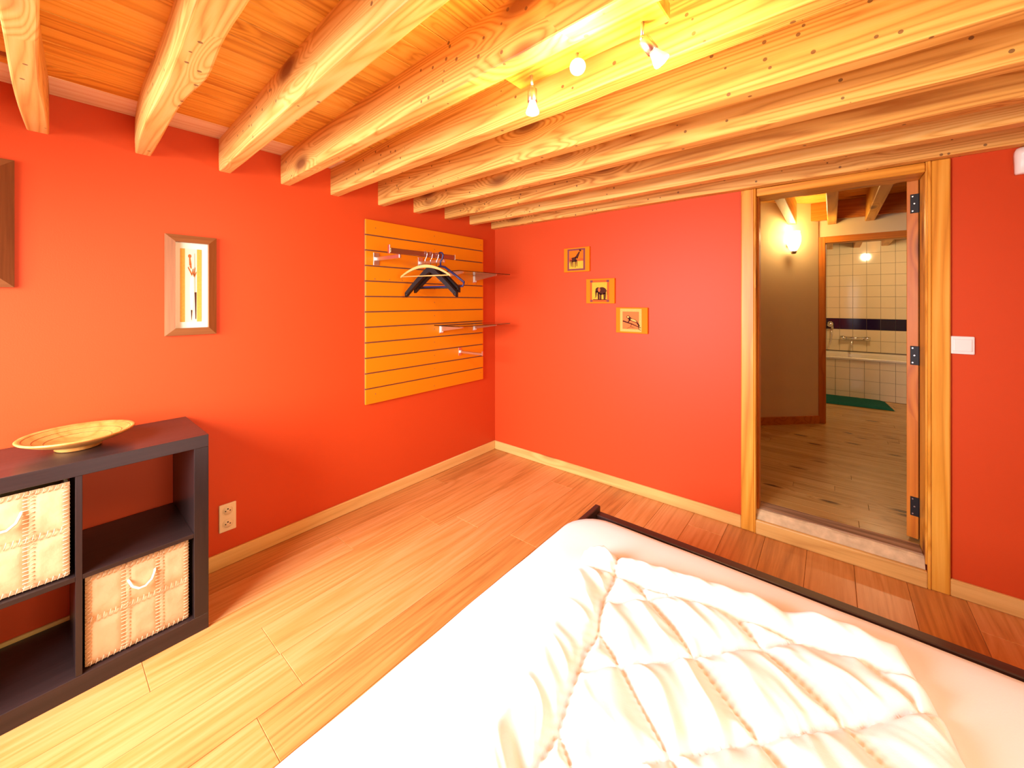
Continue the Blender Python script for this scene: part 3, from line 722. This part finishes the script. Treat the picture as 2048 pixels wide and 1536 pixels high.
canvas(.731, .951, 1.538, 1.722, 'orange canvas with a giraffe, topmost of the three', [('border', [R(.15, .06, .84, .95)], M_purple), ('picture_sky', [R(.22, .13, .77, .88)], M_sky), ('picture_ground', [R(.22, .13, .77, .44)], M_yell), ('picture_hills', [[(.22, .44), (.77, .44), (.77, .52), (.68, .56), (.55, .48), (.40, .50), (.30, .60), (.22, .58)]], M_redb), ('animal_drawing', gir, M_ink)])
ele = [ell(.57, .50, .16, .155), ell(.43, .54, .085, .11), limb((.37, .50), (.36, .26), .035, .012), limb((.36, .26), (.32, .23), .012, .008), limb((.45, .42), (.46, .16), .035, .03), limb((.53, .40), (.53, .15), .03, .026), limb((.66, .42), (.665, .16), .035, .03), limb((.71, .42), (.71, .20), .012, .006), limb((.74, .54), (.76, .34), .006, .005)]
canvas(.924, 1.148, 1.300, 1.480, 'orange canvas with an elephant, middle of the three', [('border', [R(.15, .06, .82, .94)], M_redb), ('border_corner', [R(.15, .85, .24, .94), R(.73, .85, .82, .94), R(.15, .06, .24, .15), R(.73, .06, .82, .15)], M_purple), ('picture_ground', [R(.22, .15, .75, .85)], M_yell), ('animal_drawing', ele+[R(.26, .14, .74, .17)], M_ink), ('drawn_ear', [ell(.475, .545, .045, .085)], M_rust)])
leo = [limb((.23, .47), (.52, .36), .028, .02), limb((.52, .36), (.80, .22), .02, .012), ell(.57, .50, .14, .055, -.45), ell(.40, .63, .055, .06), limb((.42, .60), (.50, .52), .05, .06), limb((.45, .52), (.40, .42), .022, .018), limb((.68, .42), (.76, .28), .03, .014), limb((.72, .36), (.74, .16), .010, .010), limb((.74, .16), (.80, .13), .010, .008), limb((.52, .38), (.47, .24), .010, .006), limb((.47, .24), (.36, .18), .006, .006), limb((.49, .25), (.60, .22), .012, .005)]
canvas(1.159, 1.383, 1.096, 1.273, 'orange canvas with a leopard on a branch, lowest of the three', [('border', [R(.14, .06, .82, .95)], M_sand), ('picture_ground', [R(.22, .16, .74, .84)], M_coral), ('animal_drawing', leo, M_ink), ('drawn_coat', [ell(.57, .505, .11, .034, -.45), ell(.40, .63, .035, .038)], M_sand)])
# switch
sw = empty('light_switch', (2.776, 0, 1.08), 'wide white rocker light switch right of the doorway', 'light switch')
box('switch_plate', 2.743, 2.815, -.010, 0, 1.081, 1.160, M_whitep, sw, .004, 2)
box('rocker', 2.751, 2.807, -.0135, -.0095, 1.093, 1.148, M_whitep, sw, .003, 2)
# motion detector
md = empty('motion_detector', (2.97, 0, 1.84), 'white motion detector high on the wall under the beams', 'motion detector')
bm = bmesh.new()
secs = []
for z, d, hw in ((1.842, .028, .046), (1.848, .034, .049), (1.88, .036, .050), (1.90, .040, .051), (1.92, .048, .052), (1.935, .048, .051), (1.947, .036, .046), (1.953, .02, .036)):
    secs.append([bm.verts.new((a*hw, -b_*d, z-1.84)) for a, b_ in ((-1, 0), (-1, .6), (-.85, .88), (-.5, 1), (.5, 1), (.85, .88), (1, .6), (1, 0))])
for A, B in zip(secs, secs[1:]):
    for k in range(8): bm.faces.new((A[k], A[(k+1) % 8], B[(k+1) % 8], B[k]))
bm.faces.new(secs[0]); bm.faces.new(secs[-1])
from_bm('housing', bm, M_whitep, md, (2.972, 0, 1.84), True)
bm = bmesh.new(); bm_lathe(bm, [(0, .014), (.012, .012), (.024, .006), (.03, 0)], 20, Matrix.Rotation(math.pi/2, 4, 'X') @ Matrix.Scale(1.0, 4)); from_bm('sensor_lens', bm, M_white, md, (2.968, -.044, 1.915), True)
box('indicator', 2.968, 2.974, -.0375, -.035, 1.883, 1.889, plain('red_mark', (.5, .05, .04)), md)

# ================================================================ CEILING SPOTLIGHTS
lb = empty('spotlight_bar', (1.83, -1.72, 1.96), 'pine bar with three small spotlights between the ceiling beams', 'ceiling light')
bb = box('wooden_bar', 1.60, 2.045, -1.752, -1.672, 1.958, 2.0, W_ceil('X'), lb, .003)
bb.rotation_euler = (0, 0, -.024)
box('ceiling_bracket', 1.70, 1.74, -1.735, -1.69, 2.0, 2.111, M_iron, lb)
box('ceiling_bracket', 1.92, 1.96, -1.735, -1.69, 2.0, 2.111, M_iron, lb)
def spot(bx_, by_, stem, aim, label, power):
    top = Vector((bx_, by_, 1.958)); j = top+Vector(stem); d = Vector(aim).normalized()
    s = empty('spotlight', top, parent=lb)
    tube('stem', [top, j], .0042, M_steel, s, 10)
    lathe('joint', [(0, -.007), (.005, -.005), (.006, 0), (.005, .005), (0, .007)], M_steel, s, j, 10)
    q = d.to_track_quat('Z', 'Y'); M = q.to_matrix().to_4x4()
    bm = bmesh.new(); bm_lathe(bm, [(0, .004), (.011, .004), (.0135, .006), (.0135, .041), (.0125, .042), (0, .040)], 24, M); from_bm('spot_body', bm, M_steel, s, j, True)
    bm = bmesh.new(); bm_lathe(bm, [(.010, .041), (.012, .050), (.018, .066), (.0195, .072), (.018, .074)], 24, M); from_bm('bulb_reflector', bm, M_bulbglass, s, j, True)
    bm = bmesh.new(); bm_lathe(bm, [(.018, .0735), (.012, .0755), (0, .077)], 24, M); from_bm('bulb_face', bm, M_bulb, s, j, True)
    l = point('spot_light', j+d*.098, power, WARM, .018)
spot(1.672, -1.708, (.000, .004, -.034), (.03, -.03, -1), '', 6.5)
spot(1.822, -1.712, (-.002, .004, -.032), (.42, -.70, -.50), '', 6.5)
spot(1.995, -1.715, (-.002, .004, -.034), (.50, .30, -.78), '', 6.5)
mr = box('ceiling_rail', 2.05, 2.62, -1.66, -1.63, 2.085, 2.1125, M_iron, None, .003); tag(mr, 'dark metal rail on the ceiling boards behind the spotlights', 'rail')

# ================================================================ BED
bd = empty('bed', (2.45, -1.7, 0), 'low dark-framed bed with a white fitted sheet', 'bed')
BXL, BXR, BYF, BYN = 1.468, 3.50, -.928, -2.56
box('foot_board', BXL, BXL+.026, BYN, BYF+.004, .06, .356, M_bedY, bd, .003)
box('head_board', BXR, BXR+.03, BYN, BYF, .0, .80, M_bedY, bd, .004)
box('side_rail', BXL+.026, BXR, BYF-.040, BYF, .10, .332, M_bed, bd, .003)
box('side_rail', BXL+.026, BXR, BYN, BYN+.04, .10, .332, M_bed, bd, .003)
for xx in (BXL+.03, BXR-.09):
    for yy in (BYF-.10, BYN+.045): box('leg', xx, xx+.055, yy, yy+.055, 0, .10, M_bed, bd, .003)
# mattress: rounded slab in a fitted sheet
def slab(name, x0, x1, y0, y1, z0, z1, rc, re, mat, par, amp=.003):
    c = Vector(((x0+x1)/2, (y0+y1)/2, 0)); bm = bmesh.new(); lv = []
    prof = [(.034, z0), (.034, .356), (.018, .360), (.004, .368), (0, .376), (.006, .388), (.02, .398), (.045, .404), (.09, z1-.002), (.16, z1), (.3, z1)]
    for ins, z in prof:
        lp = rr(x0+ins, x1-ins, y0+ins, y1-ins, max(.01, rc-ins*.6), 8)
        # subdivide the straight sides
        full = []
        for k in range(len(lp)):
            a = Vector(lp[k]); b_ = Vector(lp[(k+1) % len(lp)]); m = 24 if (b_-a).length > .3 else 1
            for t in range(m): full.append(a.lerp(b_, t/m))
        lv.append([bm.verts.new((p.x-c.x+amp*noise.noise((p.x*6, p.y*6, z*4)), p.y-c.y+amp*noise.noise((p.y*6, p.x*6, z*4+5)), z+amp*.5*noise.noise((p.x*5, p.y*5, 2)))) for p in full])
    for A, B in zip(lv, lv[1:]):
        for k in range(len(A)): bm.faces.new((A[k], A[(k+1) % len(A)], B[(k+1) % len(A)], B[k]))
    bm.faces.new(lv[-1])
    return from_bm(name, bm, mat, par, c, True)
slab('mattress', BXL+.004, BXR-.01, BYN+.05, BYF-.145, .14, .409, .15, .075, M_sheet, bd, .004)
# quilt
def quilt():
    A = Vector((1.638, -1.352)); B = Vector((2.495, -1.208)); D = Vector((1.82, -2.46)); E2 = Vector((2.66, -2.36))
    nx, ny = 190, 230; bm = bmesh.new(); G = []
    zt = .409
    u1 = Vector((.676, .737)); u2 = Vector((.80, -.60))
    def P(s, r):
        p = (A*(1-s)+B*s)*(1-r)+(D*(1-s)+E2*s)*r
        p = p + Vector((.06*math.sin(math.pi*r)*(1-s)*.6, 0))
        # rounded far-right corner
        cs, cr = max(0, (s-.86)/.14), max(0, (.16-r)/.16)
        if cs > 0 and cr > 0:
            k = min(cs, cr)*.5
            p = p + Vector((-.055*k*cs, -.075*k*cr))
        cs, cr = max(0, (.10-s)/.10), max(0, (.08-r)/.08)
        if cs > 0 and cr > 0: p = p + Vector((.03*cs*cr, -.03*cs*cr))
        p = p + Vector((.008*noise.noise((r*14, 2, s)), .010*noise.noise((s*14, 7, r))))
        return p
    W0 = (B-A).length; H0 = (D-A).length
    for j in range(ny+1):
        for i in range(nx+1):
            s, r = i/nx, j/ny
            p = P(s, r)
            dl, dtp = s*W0, r*H0; ed = min(dl, (1-s)*W0, dtp, (1-r)*H0)
            # distance to the seams
            inner = dl > .135 and dtp > .105
            a = p.dot(Vector((u1.y, -u1.x)))/.19+.37; b_ = p.dot(Vector((.60, .80)))/.19+.10
            da_ = abs(a-round(a))*.19; db = abs(b_-round(b_))*.19
            ds = min(abs(dl-.135), abs(dtp-.105))
            if inner: sd = min(da_, db, ds)
            else: sd = min(ds, ed*1.0+.02)
            puff = .030*(1-math.exp(-sd/.022))
            edge = (1-math.exp(-ed/.016))
            # long soft wrinkles running down the bed
            q1 = p.dot(u2); q2 = p.dot(Vector((u2.y, -u2.x))) + .05*noise.noise((p.x*3.1, p.y*3.1, 4.4)) + .016*noise.noise((p.x*11, p.y*11, 2.4))
            wv = noise.noise((q1*3.6, q2*14, 1.3)); wv2 = noise.noise((q1*9, q2*38, 5.3)); wv3 = noise.noise((p.x*5, p.y*5, 8.8))
            if not inner and dl <= .135: wv = noise.noise((q1*3.5, q2*24, 3.3))*1.15
            wr_ = .012*(1-abs(wv)*2.2) + .0045*wv2 + .013*wv3
            wr_ *= min(1, .35+sd/.03)
            gather = .0035*math.sin((dl+dtp)*260+3*wv3)*math.exp(-sd/.012)
            z = zt + .004 + edge*(.018+puff+wr_+gather) + .035*math.exp(-((dtp-.03)/.05)**2)*edge*.5
            z = max(z, zt+.0035)
            G.append(bm.verts.new((p.x-2.2, p.y+1.8, z-zt)))
    for j in range(ny):
        for i in range(nx):
            k = j*(nx+1)+i; bm.faces.new((G[k], G[k+1], G[k+nx+2], G[k+nx+1]))
    # flat underside
    bl = [i for i in range(nx+1)] + [j*(nx+1)+nx for j in range(1, ny+1)] + [ny*(nx+1)+i for i in range(nx-1, -1, -1)] + [j*(nx+1) for j in range(ny-1, 0, -1)]
    lo = [bm.verts.new((G[k].co.x, G[k].co.y, .0025)) for k in bl]
    for k in range(len(bl)):
        m = (k+1) % len(bl); bm.faces.new((G[bl[k]], G[bl[m]], lo[m], lo[k]))
    o = from_bm('quilt', bm, M_quilt, None, (2.2, -1.8, zt), True)
    tag(o, 'crumpled white quilted duvet spread over the bed', 'duvet'); return o
quilt()
